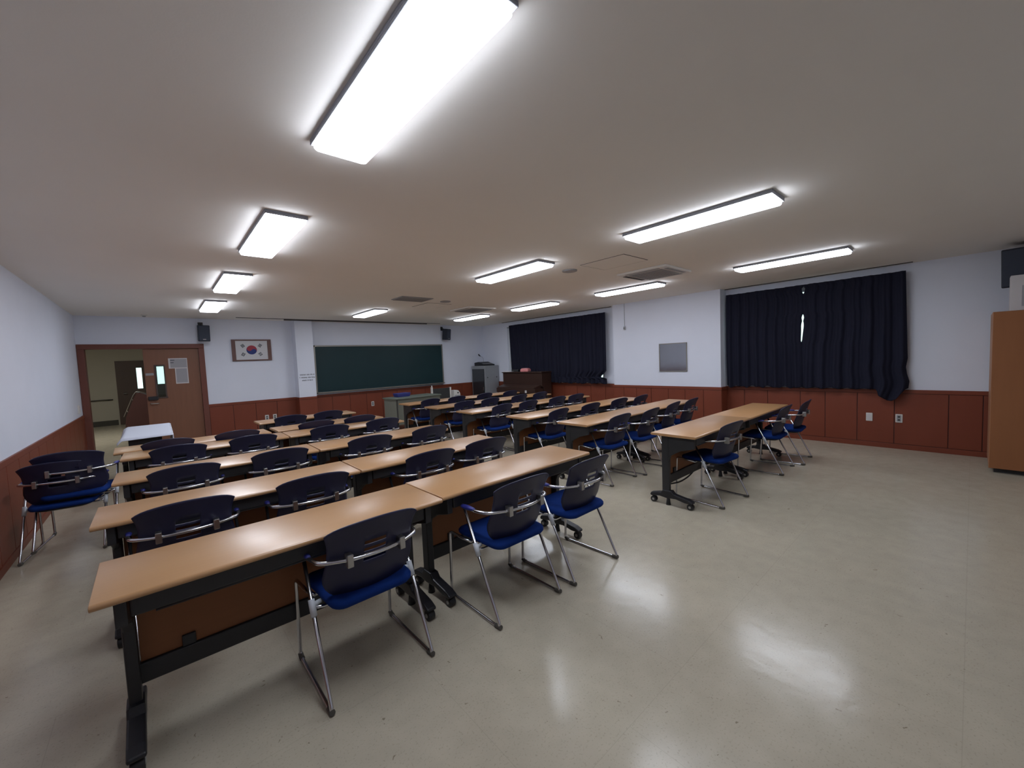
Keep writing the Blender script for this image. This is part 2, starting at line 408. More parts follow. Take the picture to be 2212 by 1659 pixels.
wfm.box(wx0 - q, wx0, ly0 - 0.012, ly1, wz0 - q, wz1 + q).box(wx1, wx1 + q, ly0 - 0.012, ly1, wz0 - q, wz1 + q)
wfm.box(wx0, wx1, ly0 - 0.012, ly1, wz1, wz1 + q).box(wx0 - q, wx1 + q + 0.01, ly0 - 0.02, ly1, wz0 - q, wz0)
wfm.build('vision_panel_frame', M['darkdoor'], leaf)
MB().box(wx0, wx1, ly0 + 0.015, ly0 + 0.02, wz0, wz1).build('vision_pane', M['glass'], leaf)
MB().box(lx0 + 0.02, lx0 + 0.165, ly0 - 0.045, ly0, 1.025, 1.095).build('door_lock_box', M['blackitem'], leaf, bevel=0.006)
hd = MB().tube(fillet([(lx0 + 0.05, ly0, 0.96), (lx0 + 0.05, ly0 - 0.05, 0.96), (lx0 + 0.17, ly0 - 0.05, 0.955)], 0.02), 0.009)
hd.build('door_handle', M['clamp'], leaf)
MB().box(-0.153, -0.035, ly0 - 0.004, ly0, 1.50, 1.545).build('name_plate', M['grey'], leaf, bevel=0.002)
# notices on the leaf
nt1 = thing('notice', 'landscape white notice taped high on the closed brown door leaf', 'notice', (0.34, ly0 - 0.002, 1.72), group='notices on the door leaf')
MB().box(-0.145, 0.145, -0.004, 0, -0.10, 0.10).build('sheet', M['paper'], nt1)
MB().box(-0.12, 0.135, -0.0055, -0.004, -0.085, 0.085).build('printed_area', M['greyprint'], nt1)
MB().box(-0.115, -0.05, -0.007, -0.0055, 0.055, 0.067).build('heading_mark', M['ink'], nt1)
MB().box(-0.115, -0.065, -0.007, -0.0055, 0.008, 0.02).build('heading_mark', M['ink'], nt1)
nt2 = thing('notice', 'portrait white notice just below the landscape one on the door leaf', 'notice', (0.385, ly0 - 0.002, 1.465), group='notices on the door leaf')
MB().box(-0.10, 0.10, -0.003, 0, -0.15, 0.155).build('sheet', M['paper'], nt2)
MB().box(-0.085, 0.085, -0.0045, -0.003, -0.13, 0.15).build('printed_area', M['greyprint'], nt2)

# corridor beyond
CY = 17.5
cw = MB()
cw.box(-3.2, -0.47, CY, CY + 0.15, 0, 2.7).box(-0.34, 0.02, CY, CY + 0.15, 0, 2.7).box(0.20, 3.0, CY, CY + 0.15, 0, 2.7)
cw.box(-0.47, -0.34, CY, CY + 0.15, 0, 1.09).box(-0.47, -0.34, CY, CY + 0.15, 1.75, 2.7)
cw.box(0.02, 0.20, CY, CY + 0.15, 0, 1.20).box(0.02, 0.20, CY, CY + 0.15, 1.77, 2.7)
wall_corridor = struct('wall_corridor', cw, M['corridor'])
MB().box(-3.2, -0.98, CY - 0.015, CY, 0, 0.16).build('skirting_strip', M['skirt'], wall_corridor)
struct('wall_corridor_left', MB().box(-3.35, -3.2, YF + 0.15, CY + 0.15, 0, 2.7), M['corridor'])
struct('wall_corridor_right', MB().box(3.0, 3.15, YF + 0.15, CY + 0.15, 0, 2.7), M['corridor'])
struct('wall_corridor_near', MB().box(-3.2, XL - 0.001, YF + 0.15, YF + 0.16, 0, 2.7).box(DX1 + 0.001, 3.0, YF + 0.152, YF + 0.162, 0, 2.7), M['corridor'])
struct('ceiling_corridor', MB().box(-3.35, 3.15, YF + 0.15, CY + 0.15, 2.7, 2.8), M['ceiling'])
d2 = MB()
d2.box(-0.94, -0.47, CY - 0.05, CY - 0.004, 0.01, 1.975).box(-0.34, -0.28, CY - 0.05, CY - 0.004, 0.01, 1.975)
d2.box(-0.47, -0.34, CY - 0.05, CY - 0.004, 0.01, 1.09).box(-0.47, -0.34, CY - 0.05, CY - 0.004, 1.75, 1.975)
door_2 = struct('door_2', d2, M['darkdoor'])
MB().box(-0.47, -0.34, CY - 0.03, CY - 0.025, 1.09, 1.75).build('vision_pane', M['glass'], door_2)
MB().tube([(-0.80, CY - 0.05, 0.96), (-0.80, CY - 0.10, 0.96), (-0.70, CY - 0.10, 0.96)], 0.012).build('door_handle', M['clamp'], door_2)
d3 = MB()
d3.box(-0.27, 0.02, CY - 0.05, CY - 0.004, 0.01, 1.975).box(0.20, 0.40, CY - 0.05, CY - 0.004, 0.01, 1.975)
d3.box(0.02, 0.20, CY - 0.05, CY - 0.004, 0.01, 1.20).box(0.02, 0.20, CY - 0.05, CY - 0.004, 1.77, 1.975)
door_3 = struct('door_3', d3, M['darkdoor'])
MB().box(0.02, 0.20, CY - 0.03, CY - 0.025, 1.20, 1.77).build('vision_pane', M['glass'], door_3)
# handrail along the corridor wall
hr = thing('handrail', 'thin dark handrail on the pale corridor wall beyond the doorway', 'handrail', (-1.55, CY, 0.80))
MB().tube([(-0.5, -0.05, 0), (0.5, -0.05, 0)], 0.014).build('rail', M['black'], hr)
for x in (-0.4, 0.0, 0.4): MB().tube([(x, 0, -0.02), (x, -0.05, 0)], 0.008).build('bracket', M['black'], hr)
# dark red stair side in the corridor
st = thing('stair_parapet', 'dark red sloping stair side wall seen through the open doorway', 'stair', (-0.56, 15.0, 0))
MB().prism([(-0.17, 0), (0.36, 0), (0.36, 0.95), (0.17, 1.04), (0.10, 1.04), (-0.13, 0.40)], 'y', -0.05, 0.9).build('side_panel', M['reddark'], st, bevel=0.01)
MB().tube(fillet([(-0.17, -0.07, 0.42), (0.05, -0.07, 0.98), (0.12, -0.07, 1.09), (0.36, -0.07, 1.02)], 0.05), 0.008).build('chrome_rail', M['clamp'], st)
for x, z in ((-0.10, 0.55), (0.02, 0.86)): MB().tube([(x, -0.07, z + 0.03), (x + 0.03, 0.0, z - 0.05)], 0.008).build('rail_bracket', M['chrome'], st)
cl = thing('ceiling_light', 'added unseen fill light on the corridor ceiling beyond the doorway', 'ceiling light', (-1.4, 13.6, 2.7))  # out of view, added to brighten the corridor
MB().box(-0.16, 0.16, -0.65, 0.65, -0.03, 0).build('housing', M['lampbody'], cl)
MB().box(-0.14, 0.14, -0.62, 0.62, -0.05, -0.03).build('diffuser', M['cfill'], cl)

# ------------------------------------------------------------------ ceiling lights
LX = [0.767, 3.384, 5.942]; LY = [1.518, 3.775, 5.993, 8.22]
def make_lamp(label):
    t = thing('ceiling_light', label, 'ceiling light', (LX[0], LY[0], HC), group='lit ceiling lights of the classroom')
    L2, W2 = 0.593, 0.136
    b = MB().box(-W2, W2, -L2, L2, -0.014, 0)
    for sx in (-1, 1): b.box(*sorted((sx * W2, sx * (W2 - 0.005))), -L2, L2, -0.028, -0.014)
    for sy in (-1, 1): b.box(-W2, W2, *sorted((sy * L2, sy * (L2 - 0.005))), -0.028, -0.014)
    b.build('housing', M['lampbody'], t, bevel=0.004)
    # rounded diffuser that hangs a little below its housing
    def rr(hx, hy, r, z, n=6):
        P = []
        for cx, cy, a0 in ((hx - r, hy - r, 0), (-hx + r, hy - r, 90), (-hx + r, -hy + r, 180), (hx - r, -hy + r, 270)):
            for k in range(n + 1):
                a = R(a0 + 90 * k / n); P.append((cx + r * math.cos(a), cy + r * math.sin(a), z))
        return P
    MB().loops([rr(0.127, 0.582, 0.02, -0.014), rr(0.127, 0.582, 0.02, -0.046), rr(0.121, 0.576, 0.02, -0.054)]).build('diffuser', M['diffuser'], t)
    return t
colname = ['left', 'middle', 'right']
rowname = ['nearest', 'second', 'third', 'farthest']
lamp0 = None
for ci, x in enumerate(LX):
    for ri, y in enumerate(LY):
        if ci == 1 and ri == 2: continue
        cnt = 'of the three' if ci == 1 else 'of the four'
        rn = {0: 'nearest', 1: 'second nearest', 2: 'second farthest', 3: 'farthest'}[ri] if ci != 1 else {0: 'nearest', 1: 'middle', 3: 'farthest'}[ri]
        lb = 'lit rectangular ceiling light, %s %s in the %s line' % (rn, cnt, colname[ci])
        if lamp0 is None: lamp0 = make_lamp(lb)
        else: copy_thing(lamp0, (x, y, HC), 0, lb)

# ------------------------------------------------------------------ ceiling fittings
def cassette(x, y, label):
    t = thing('air_conditioner', label, 'air conditioner', (x, y, HC), 0, 'ceiling cassette air conditioners')
    s = 0.35
    MB().box(-s, s, -s, s, -0.03, 0).build('panel', M['white'], t, bevel=0.008)
    MB().box(-0.24, 0.24, -0.24, 0.24, -0.036, -0.03).build('intake_grille', M['grey'], t, bevel=0.003)
    for k in range(12):
        MB().box(-0.23, 0.23, -0.222 + k * 0.04, -0.214 + k * 0.04, -0.040, -0.036).build('grille_slat', M['grey'], t)
    for a in range(4):
        mb = MB(); v = [(-0.24, 0.275), (0.24, 0.275), (0.24, 0.325), (-0.24, 0.325)]
        ca, sa = round(math.cos(a * math.pi / 2)), round(math.sin(a * math.pi / 2))
        v = [(p[0] * ca - p[1] * sa, p[0] * sa + p[1] * ca) for p in v]
        mb.prism(v, 'z', -0.034, -0.0295); mb.build('air_louver', M['darkgap'] if a in (0,) else M['grey'], t)
    return t
cassette(5.13, 2.86, 'square ceiling cassette air conditioner nearest the camera, beside the right lights')
cassette(5.10, 6.97, 'far square ceiling cassette air conditioner near the corner above the piano')
def hatch(x0, x1, y0, y1, label):
    t = thing('access_panel', label, 'access panel', ((x0 + x1) / 2, (y0 + y1) / 2, HC), 0, 'flush ceiling access panels')
    a, b = (x1 - x0) / 2, (y1 - y0) / 2; g = 0.008
    MB().box(-a, a, -b, b, -0.004, 0).build('panel_board', M['ceiling'], t)
    e = MB().box(-a - g, -a, -b - g, b + g, -0.003, 0).box(a, a + g, -b - g, b + g, -0.003, 0).box(-a, a, -b - g, -b, -0.003, 0).box(-a, a, b, b + g, -0.003, 0)
    e.build('shadow_gap', M['darkgap'], t)
hatch(3.91, 4.39, 2.53, 3.12, 'flush square access panel in the ceiling beside the near air conditioner')
hatch(3.80, 4.30, 6.57, 7.15, 'flush square access panel in the ceiling beside the far air conditioner')
g = thing('ceiling_vent', 'dim grey rectangular ceiling vent between left and right lights, far half', 'ceiling vent', (3.34, 6.27, HC))
MB().box(-0.29, 0.29, -0.20, 0.20, -0.012, 0).build('frame', M['grey'], g, bevel=0.004)
for k in range(14): MB().box(-0.27, 0.27, -0.18 + k * 0.027, -0.168 + k * 0.027, -0.018, -0.012).build('slat', M['grey'], g)
def cspk(x, y, label):
    t = thing('ceiling_speaker', label, 'ceiling speaker', (x, y, HC), 0, 'round ceiling speakers')
    MB().tube([(0, 0, 0), (0, 0, -0.012)], 0.095, 28).build('rim', M['grey'], t)
    MB().tube([(0, 0, -0.012), (0, 0, -0.016)], 0.08, 28).build('grille', M['greyprint'], t)
cspk(4.02, 3.39, 'round grey ceiling speaker by the near access panel')
cspk(4.00, 6.29, 'round grey ceiling speaker by the far access panel')
sd = thing('smoke_detector', 'small round detector on the ceiling in front of the doorway', 'detector', (-0.09, 9.95, HC))
MB().tube([(0, 0, 0), (0, 0, -0.02)], 0.045, 20).build('base', M['white'], sd); MB().tube([(0, 0, -0.02), (0, 0, -0.04)], 0.028, 20, 0.02).build('sensor_head', M['grey'], sd)

# ------------------------------------------------------------------ chalkboard
cb = thing('chalkboard', 'wide dark green chalkboard with grey metal frame on the front wall', 'chalkboard', (4.64, YF, 0))
bx0, bx1, bz0, bz1 = -1.80, 1.745, 0.885, 2.045
MB().box(bx0 + 0.03, bx1 - 0.03, -0.05, -0.008, bz0 + 0.03, bz1 - 0.03).build('writing_surface', M['board'], cb)
for nm, a in (('frame_rail', (bx0, bx1, bz1 - 0.035, bz1)), ('frame_rail', (bx0, bx1, bz0, bz0 + 0.035)), ('frame_rail', (bx0, bx0 + 0.035, bz0, bz1)), ('frame_rail', (bx1 - 0.035, bx1, bz0, bz1))):
    MB().box(a[0], a[1], -0.062, -0.002, a[2], a[3]).build(nm, M['alu'], cb, bevel=0.003)
MB().prism([(-0.06, bz0 + 0.012), (-0.14, bz0 + 0.012), (-0.145, bz0 + 0.035), (-0.138, bz0 + 0.035), (-0.134, bz0 + 0.02), (-0.06, bz0 + 0.02)], 'x', bx0 + 0.02, bx1 - 0.02).build('chalk_tray', M['alu'], cb)

# ------------------------------------------------------------------ flag
fl = thing('framed_flag', 'framed flag with red and blue circle and four black trigrams', 'framed flag', (1.603, YF, 1.955))
W2, H2 = 0.367, 0.232
MB().box(-W2, -W2 + 0.07, -0.035, -0.002, -H2, H2).build('frame_rail', M['flagframe'], fl, bevel=0.004)
MB().box(W2 - 0.07, W2, -0.035, -0.002, -H2, H2).build('frame_rail', M['flagframe'], fl, bevel=0.004)
MB().box(-W2 + 0.07, W2 - 0.07, -0.035, -0.002, H2 - 0.028, H2).build('frame_rail', M['flagframe'], fl, bevel=0.004)
MB().box(-W2 + 0.07, W2 - 0.07, -0.035, -0.002, -H2, -H2 + 0.028).build('frame_rail', M['flagframe'], fl, bevel=0.004)
MB().box(-W2 + 0.06, W2 - 0.06, -0.018, -0.003, -H2 + 0.02, H2 - 0.02).build('white_field', M['flagwhite'], fl)
def half_disc(r, sign, rot):
    # S-curve half of the circle
    P = []
    n = 16
    if sign > 0:
        P += [(r * math.cos(math.pi * k / n), r * math.sin(math.pi * k / n)) for k in range(n + 1)]       # upper rim from right to left
        P += [(-r / 2 + r / 2 * math.cos(math.pi + math.pi * k / n), r / 2 * math.sin(math.pi + math.pi * k / n)) for k in range(1, n + 1)]   # dips below on the left
        P += [(r / 2 + r / 2 * math.cos(math.pi - math.pi * k / n), r / 2 * math.sin(math.pi - math.pi * k / n)) for k in range(1, n)]      # bulges up on the right
    else:
        P += [(-r * math.cos(math.pi * k / n), -r * math.sin(math.pi * k / n)) for k in range(n + 1)]
        P += [(r / 2 - r / 2 * math.cos(math.pi + math.pi * k / n), -r / 2 * math.sin(math.pi + math.pi * k / n)) for k in range(1, n + 1)]
        P += [(-r / 2 - r / 2 * math.cos(math.pi - math.pi * k / n), -r / 2 * math.sin(math.pi - math.pi * k / n)) for k in range(1, n)]
    c, s_ = math.cos(rot), math.sin(rot)
    return [(x * c - y * s_, x * s_ + y * c) for x, y in P]
def flat_poly(P, y, name, m_, parent, cx=0, cz=0, th=0.0012):
    me = bpy.data.meshes.new(name); bm = bmesh.new()
    vs = [bm.verts.new((cx + x, y, cz + z)) for x, z in P]; f = bm.faces.new(vs)
    r = bmesh.ops.extrude_face_region(bm, geom=[f]); vv = [e for e in r['geom'] if isinstance(e, bmesh.types.BMVert)]
    bmesh.ops.translate(bm, verts=vv, vec=(0, -th, 0)); bmesh.ops.triangulate(bm, faces=bm.faces); bmesh.ops.recalc_face_normals(bm, faces=bm.faces)
    bm.to_mesh(me); bm.free(); me.materials.append(m_); o = bpy.data.objects.new(name, me); col.objects.link(o); o.parent = parent; return o
rot = -math.atan2(2, 3)
flat_poly(half_disc(0.098, 1, rot), -0.0185, 'red_half', M['red'], fl, -0.005, 0.005)
flat_poly(half_disc(0.098, -1, rot), -0.0185, 'blue_half', M['blue'], fl, -0.005, 0.005)
for cx, cz, code, an in ((-0.165, 0.095, '111', 1), (0.155, 0.098, '010', -1), (-0.165, -0.09, '101', -1), (0.155, -0.088, '000', 1)):
    tg = MB(); a = math.atan2(2, 3) * an + math.pi / 2
    ux, uz = math.cos(a), math.sin(a); px_, pz_ = -uz, ux
    if cx > 0: px_, pz_ = -px_, -pz_
    for k, c in enumerate(code):
        o_ = (k - 1) * 0.021
        segs = ((-0.035, 0.035),) if c == '1' else ((-0.035, -0.004), (0.004, 0.035))
        for s0, s1 in segs:
            mid = (s0 + s1) / 2; hl = (s1 - s0) / 2
            c0 = (cx + px_ * o_ + ux * mid, -0.0190, cz + pz_ * o_ + uz * mid)
            tg.obox(c0, (ux * hl, 0, uz * hl), (0, 0.0006, 0), (px_ * 0.007, 0, pz_ * 0.007))
    tg.build('trigram', M['trigram'], fl)

# three printed lines on the pillar
wn = thing('wall_lettering', 'three short lines of dark print on the white pillar beside chalkboard', 'lettering', (2.60, PY, 1.30))
for z, segs in ((0.065, ((-0.155, -0.02), (-0.012, 0.055), (0.065, 0.115), (0.125, 0.16))), (0.0, ((-0.165, -0.145), (-0.13, 0.0), (0.012, 0.075), (0.085, 0.165))), (-0.065, ((-0.115, -0.015), (-0.005, 0.025), (0.035, 0.085), (0.09, 0.115)))):
    for a, b in segs:
        x = a
        while x < b - 0.008:
            wdt = min(0.016, b - x)
            zz = z + random.uniform(-0.003, 0.003)
            MBo = MB().box(x + 0.0015, x + wdt - 0.0015, -0.0015, 0, zz - 0.011, zz - 0.004).box(x + 0.0015, x + wdt - 0.0015, -0.0015, 0, zz + 0.003, zz + 0.011).box(x + wdt * 0.55, x + wdt * 0.55 + 0.003, -0.0015, 0, zz - 0.012, zz + 0.013)
            MBo.build('glyph', M['ink'], wn)
            x += wdt

# ------------------------------------------------------------------ wall speakers
def wall_speaker(loc, rz, tilt, w_, d_, h_, label):
    t = thing('wall_speaker', label, 'speaker', loc, rz, 'black wall speakers')
    h = h_ / 2
    b = MB().prism([(-w_ / 2, -d_ / 2), (w_ / 2, -d_ / 2), (w_ * 0.36, d_ / 2), (-w_ * 0.36, d_ / 2)], 'z', -h, h).build('cabinet_box', M['speaker'], t, bevel=0.012)
    gr = MB().box(-w_ / 2 + 0.012, w_ / 2 - 0.012, -d_ / 2 - 0.012, -d_ / 2, -h + 0.012, h - 0.012).build('front_grille', M['grille'], t, bevel=0.008)
    bd = MB().box(-0.025, 0.025, -d_ / 2 - 0.0135, -d_ / 2 - 0.012, -h + 0.035, -h + 0.05).build('badge', M['clamp'], t)
    for o in (b, gr, bd): o.rotation_euler = (tilt, 0, 0)
    MB().tube(fillet([(0, 0.0, h * 0.6), (0, d_ / 2 + 0.03, h + 0.02), (0, d_ / 2 + 0.055, h + 0.02)], 0.02), 0.014).build('wall_bracket', M['black'], t)
    MB().box(-0.04, 0.04, d_ / 2 + 0.05, d_ / 2 + 0.075, h - 0.04, h + 0.07).build('wall_plate', M['black'], t)
    return t
wall_speaker((0.762, 10.20, 2.30), 0.12, 0.10, 0.20, 0.20, 0.32, 'black wall speaker above the right end of the door frame')
wall_speaker((6.47, 10.22, 2.325), 0.42, 0.10, 0.20, 0.18, 0.32, 'black wall speaker above the right end of the chalkboard')
wall_speaker((7.60, -0.42, 2.34), -1.75, 0.14, 0.40, 0.30, 0.44, 'large black speaker high in the right corner above the white box')

# ------------------------------------------------------------------ curtains
def curtain(name, label, y0f, y1f, z0f, z1, nu, nv, X=7.80, seed=0, skipf=None):
    rnd = random.Random(seed)
    ph = [rnd.uniform(0, 6.28) for _ in range(4)]
    fr_ = [rnd.uniform(0.9, 1.1) for _ in range(4)]
    def fn(u, v):
        z_ = z1 + (z0f(u) - z1) * (1 - v)
        t = (z1 - z_) / max(0.01, (z1 - 0.85))
        y0, y1 = y0f(z_), y1f(z_)
        y = y0 + (y1 - y0) * u
        s_ = u * 3.0 * (y1f(z1) - y0f(z1))
        amp = 0.012 + 0.016 * min(1, t)
        x = X + amp * math.sin(2 * math.pi * s_ * 2.2 * fr_[0] + ph[0] + 0.5 * math.sin(3 * t + ph[1])) + 0.008 * math.sin(2 * math.pi * s_ * 5.1 * fr_[1] + ph[2]) + 0.012 * math.sin(2 * math.pi * s_ * 0.6 + ph[3] + 2 * t)
        return (x, y, z_)
    o = MB().grid(fn, nu, nv, skip=skipf).build(name, M['curtain'], solid=0.004)
    return tag(o, label, 'curtain', 'blackout curtains')
def lerp(tab, t):
    if t <= tab[0][0]: return tab[0][1]
    for (a, va), (b, vb) in zip(tab[:-1], tab[1:]):
        if t <= b: return va + (vb - va) * (t - a) / (b - a)
    return tab[-1][1]
# slit between the two panels of the large curtain
slit = lambda z: lerp([(0.8, -0.03), (1.56, -0.012), (1.62, 0.006), (1.74, 0.010), (1.86, 0.016), (1.90, 0.012), (1.93, 0.006), (1.98, 0.016), (2.02, 0.009), (2.06, -0.012), (2.34, -0.012), (2.37, 0.010), (2.42, 0.024), (2.455, 0.022), (2.475, -0.008), (2.6, -0.008)], z)
mid = lambda z: lerp([(1.5, 1.832), (1.8, 1.812), (2.1, 1.800), (2.5, 1.796)], z)
wavy = lambda u, s: 0.862 + 0.014 * math.sin(31 * u + s) + 0.010 * math.sin(57 * u + 2 * s)
curtain('curtain', 'dark navy curtain, left panel of the large window beside the column', lambda z: mid(z) + slit(z), lambda z: 2.955, lambda u: wavy(u, 1), 2.50, 150, 90, seed=3)
tail = [(0.0, 0.885), (0.02, 0.865), (0.033, 0.80), (0.045, 0.728), (0.075, 0.700), (0.118, 0.700), (0.17, 0.742), (0.21, 0.772), (0.24, 0.83), (0.26, 0.862), (1.0, 0.865)]
edge = [(0.70, 0.66), (0.88, 0.585), (0.98, 0.575), (1.08, 0.60), (1.18, 0.612), (1.30, 0.595), (1.45, 0.60), (2.5, 0.625)]
curtain('curtain', 'dark navy curtain, right panel of the large window with drooping corner', lambda z: lerp(edge, z), lambda z: mid(z) - slit(z), lambda u: lerp(tail, u) + (0.010 * math.sin(40 * u) if u > 0.3 else 0), 2.50, 150, 90, seed=9, X=7.795)
hole_edge = lambda z: lerp([(0.86, 5.555), (0.985, 5.56), (0.995, 5.73), (1.05, 5.70), (1.10, 5.63), (1.16, 5.57), (2.5, 5.565)], z)
curtain('curtain', 'dark navy curtain, near panel of the far window beyond the column', hole_edge, lambda z: 7.36, lambda u: wavy(u, 4), 2.50, 150, 70, seed=5)
curtain('curtain', 'dark navy curtain, far panel of the far window behind the piano', lambda z: 7.20, lambda z: lerp([(0.9, 8.90), (2.5, 8.985)], z), lambda u: wavy(u, 5.5), 2.50, 150, 70, seed=6, X=7.835)

# ------------------------------------------------------------------ column fittings
mi = thing('mirror', 'square hazy wall mirror with thin metal frame on the white column', 'mirror', (XC, 3.895, 1.42))
MB().box(-0.012, 0, -0.27, 0.27, -0.265, 0.265).build('mirror_glass', M['mirror'], mi)
e = MB()
for a, b, c, d in ((-0.285, -0.27, -0.28, 0.28), (0.27, 0.285, -0.28, 0.28), (-0.285, 0.285, 0.265, 0.28), (-0.285, 0.285, -0.28, -0.265)): e.box(-0.018, 0, a, b, c, d)
e.build('mirror_frame', M['alu'], mi, bevel=0.002)
se = thing('hanging_sensor', 'small grey sensor hanging by a thin wire on the white column', 'sensor', (XC, 4.965, 2.09))
MB().tube([(-0.008, 0, 0.02), (-0.006, 0, HC - 2.09)], 0.003, 6).build('wire', M['cap'], se)
MB().box(-0.03, 0, -0.02, 0.02, -0.045, 0.025).build('sensor_body', M['grey'], se, bevel=0.006)
MB().tube([(-0.03, 0, -0.012), (-0.036, 0, -0.012)], 0.010, 12).build('button', M['blackitem'], se)

def plate(loc, rz, label, kind, group=None):
    t = thing('wall_outlet' if kind == 'outlet' else 'wall_plate', label, 'outlet' if kind == 'outlet' else 'wall plate', loc, rz, group)
    MB().box(-0.037, 0.037, -0.010, 0, -0.06, 0.06).build('cover_plate', M['white'], t, bevel=0.004)
    if kind == 'outlet':
        MB().box(-0.024, 0.024, -0.012, -0.010, -0.045, 0.045).build('socket_insert', M['grey'], t)
        for z in (0.022, -0.022): MB().tube([(0, -0.0121, z), (0, -0.0135, z)], 0.013, 14).build('socket_hole', M['darkgap'], t)
    else:
        MB().box(-0.026, 0.026, -0.0125, -0.010, -0.046, 0.046).build('blank_insert', M['paper'], t, bevel=0.002)
    return t
plate((XR - 0.015, 1.00, 0.44), -math.pi / 2, 'blank white wall plate low on the right-hand wainscot', 'plate')
plate((XR - 0.015, 0.68, 0.442), -math.pi / 2, 'white power outlet right of the blank plate on the right-hand wainscot', 'outlet')
plate((4.205, YF - 0.015, 0.51), 0, 'white power outlet on the front wainscot left of the steel desk', 'outlet')
plate((1.785, YF - 0.015, 0.45), 0, 'left of two white outlets on the front wainscot above a tabletop', 'outlet')
plate((1.94, YF - 0.015, 0.45), 0, 'right of two white outlets on the front wainscot above a tabletop', 'outlet')
sw = thing('light_switch', 'white light switch on the left wall beside the door frame', 'switch', (XL, 9.85, 0.99), math.pi / 2)
MB().box(-0.04, 0.04, -0.02, 0, -0.07, 0.07).build('cover_plate', M['white'], sw, bevel=0.004)
for z in (-0.025, 0.025): MB().box(-0.022, 0.022, -0.028, -0.02, z - 0.02, z + 0.02).build('rocker', M['paper'], sw, bevel=0.003)

# ------------------------------------------------------------------ training table
TL, TD, TH = 1.43, 0.455, 0.73
def make_table(L, label, group, cable=False, loc=(0, 0, 0), rz=0):
    t = thing('training_table', label, 'table', loc, rz, group)
    h = L / 2; d = TD / 2
    # top with rounded long edges
    P = []
    r = 0.013
    for a in range(-90, 91, 30): P.append((d - r + r * math.cos(R(a)), TH - r + r * math.sin(R(a))))
    for a in range(90, 271, 30): P.append((-d + r + r * math.cos(R(a)), TH - r + r * math.sin(R(a))))
    MB().prism(P, 'x', -h, h, smooth=True).build('tabletop', M['beech'], t, bevel=0.003)
    # book tray: bottom, back and rolled front lip
    tr = MB().box(-h + 0.17, h - 0.17, -0.17, 0.10, 0.615, 0.622).box(-h + 0.17, h - 0.17, 0.095, 0.10, 0.622, 0.700)
    tr.box(-h + 0.17, -h + 0.174, -0.13, 0.10, 0.622, 0.70).box(h - 0.174, h - 0.17, -0.13, 0.10, 0.622, 0.70)
    tr.tube([(-h + 0.17, -0.17, 0.620), (h - 0.17, -0.17, 0.620)], 0.007, 8)
    tr.build('book_tray', M['black'], t)
    MB().box(-h + 0.10, h - 0.10, -0.185, -0.145, 0.625, 0.703).build('front_rail', M['black'], t, bevel=0.008)
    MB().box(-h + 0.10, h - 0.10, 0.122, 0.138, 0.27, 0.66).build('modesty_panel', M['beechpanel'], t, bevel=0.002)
    MB().box(-h + 0.08, h - 0.08, 0.105, 0.145, 0.195, 0.285).build('lower_beam', M['black'], t, bevel=0.006)
    MB().box(-h + 0.24, -h + 0.29, 0.108, 0.123, 0.285, 0.335).build('panel_clip', M['black'], t, bevel=0.004)
    for s in (-1, 1):
        x = s * (h - 0.075)
        MB().box(x - 0.022, x + 0.022, 0.068, 0.143, 0.10, 0.703).build('post', M['black'], t, bevel=0.008)
        MB().prism([(-0.185, 0.703), (0.142, 0.703), (0.142, 0.44), (0.075, 0.44), (0.055, 0.50), (-0.045, 0.56), (-0.185, 0.60)], 'x', x - 0.018, x + 0.018).build('tilt_bracket', M['black'], t, bevel=0.004)
        bs = MB().prism([(-0.165, 0.062), (-0.165, 0.080), (-0.12, 0.098), (0.02, 0.122), (0.045, 0.150), (0.135, 0.150), (0.155, 0.118), (0.19, 0.116), (0.262, 0.098), (0.275, 0.075), (0.262, 0.064), (0.17, 0.078), (0.10, 0.070), (0.0, 0.078), (-0.09, 0.060)], 'x', x - 0.030, x + 0.030)
        bs.build('base_foot', M['blackplastic'], t, bevel=0.008)
        for y in (-0.135, 0.242):
            cst = MB().tube([(x - 0.022, y, 0.030), (x + 0.022, y, 0.030)], 0.030, 18).build('caster', M['wheel'], t, bevel=0.004)
            MB().tube([(x - 0.0245, y, 0.030), (x + 0.0245, y, 0.030)], 0.012, 14).build('hub', M['hub'], cst)
            MB().box(x - 0.012, x + 0.012, y - 0.012, y + 0.016, 0.055, 0.075).build('swivel_stem', M['blackplastic'], cst)
        MB().tube([(x, 0.09, 0.075), (x, 0.09, 0.028), (x, 0.09, 0.0)], 0.014, 12, 0.024).build('stopper_foot', M['wheel'], t)
    if cable:
        MB().tube(fillet([(-h + 0.07, 0.09, 0.21), (-h + 0.35, 0.11, 0.155), (-h + 0.60, 0.12, 0.165), (-h + 0.78, 0.11, 0.24)], 0.2, 8), 0.008, 8).build('hanging_cable', M['cable'], t)
    return t

def row_tables(n0, cx, cy, rz, L, labels, group):
    out = []
    for k, lb in enumerate(labels):
        o = (k - (len(labels) - 1) / 2) * L
        out.append(((cx + o * math.cos(rz), cy + o * math.sin(rz), 0), rz, lb, group))
    return out
gL = 'folding training tables of the left block'; gR = 'folding training tables of the right block'
T = []
def tb(x, y, rz, lb, g): T.append(((x, y, 0), rz, lb, g))
nm = ['nearest', 'second', 'third', 'fourth', 'fifth', 'sixth']
def lab(side, row, block):
    return 'beech-topped black-framed table, %s half of the %s row in the %s block' % (side, nm[row], block)
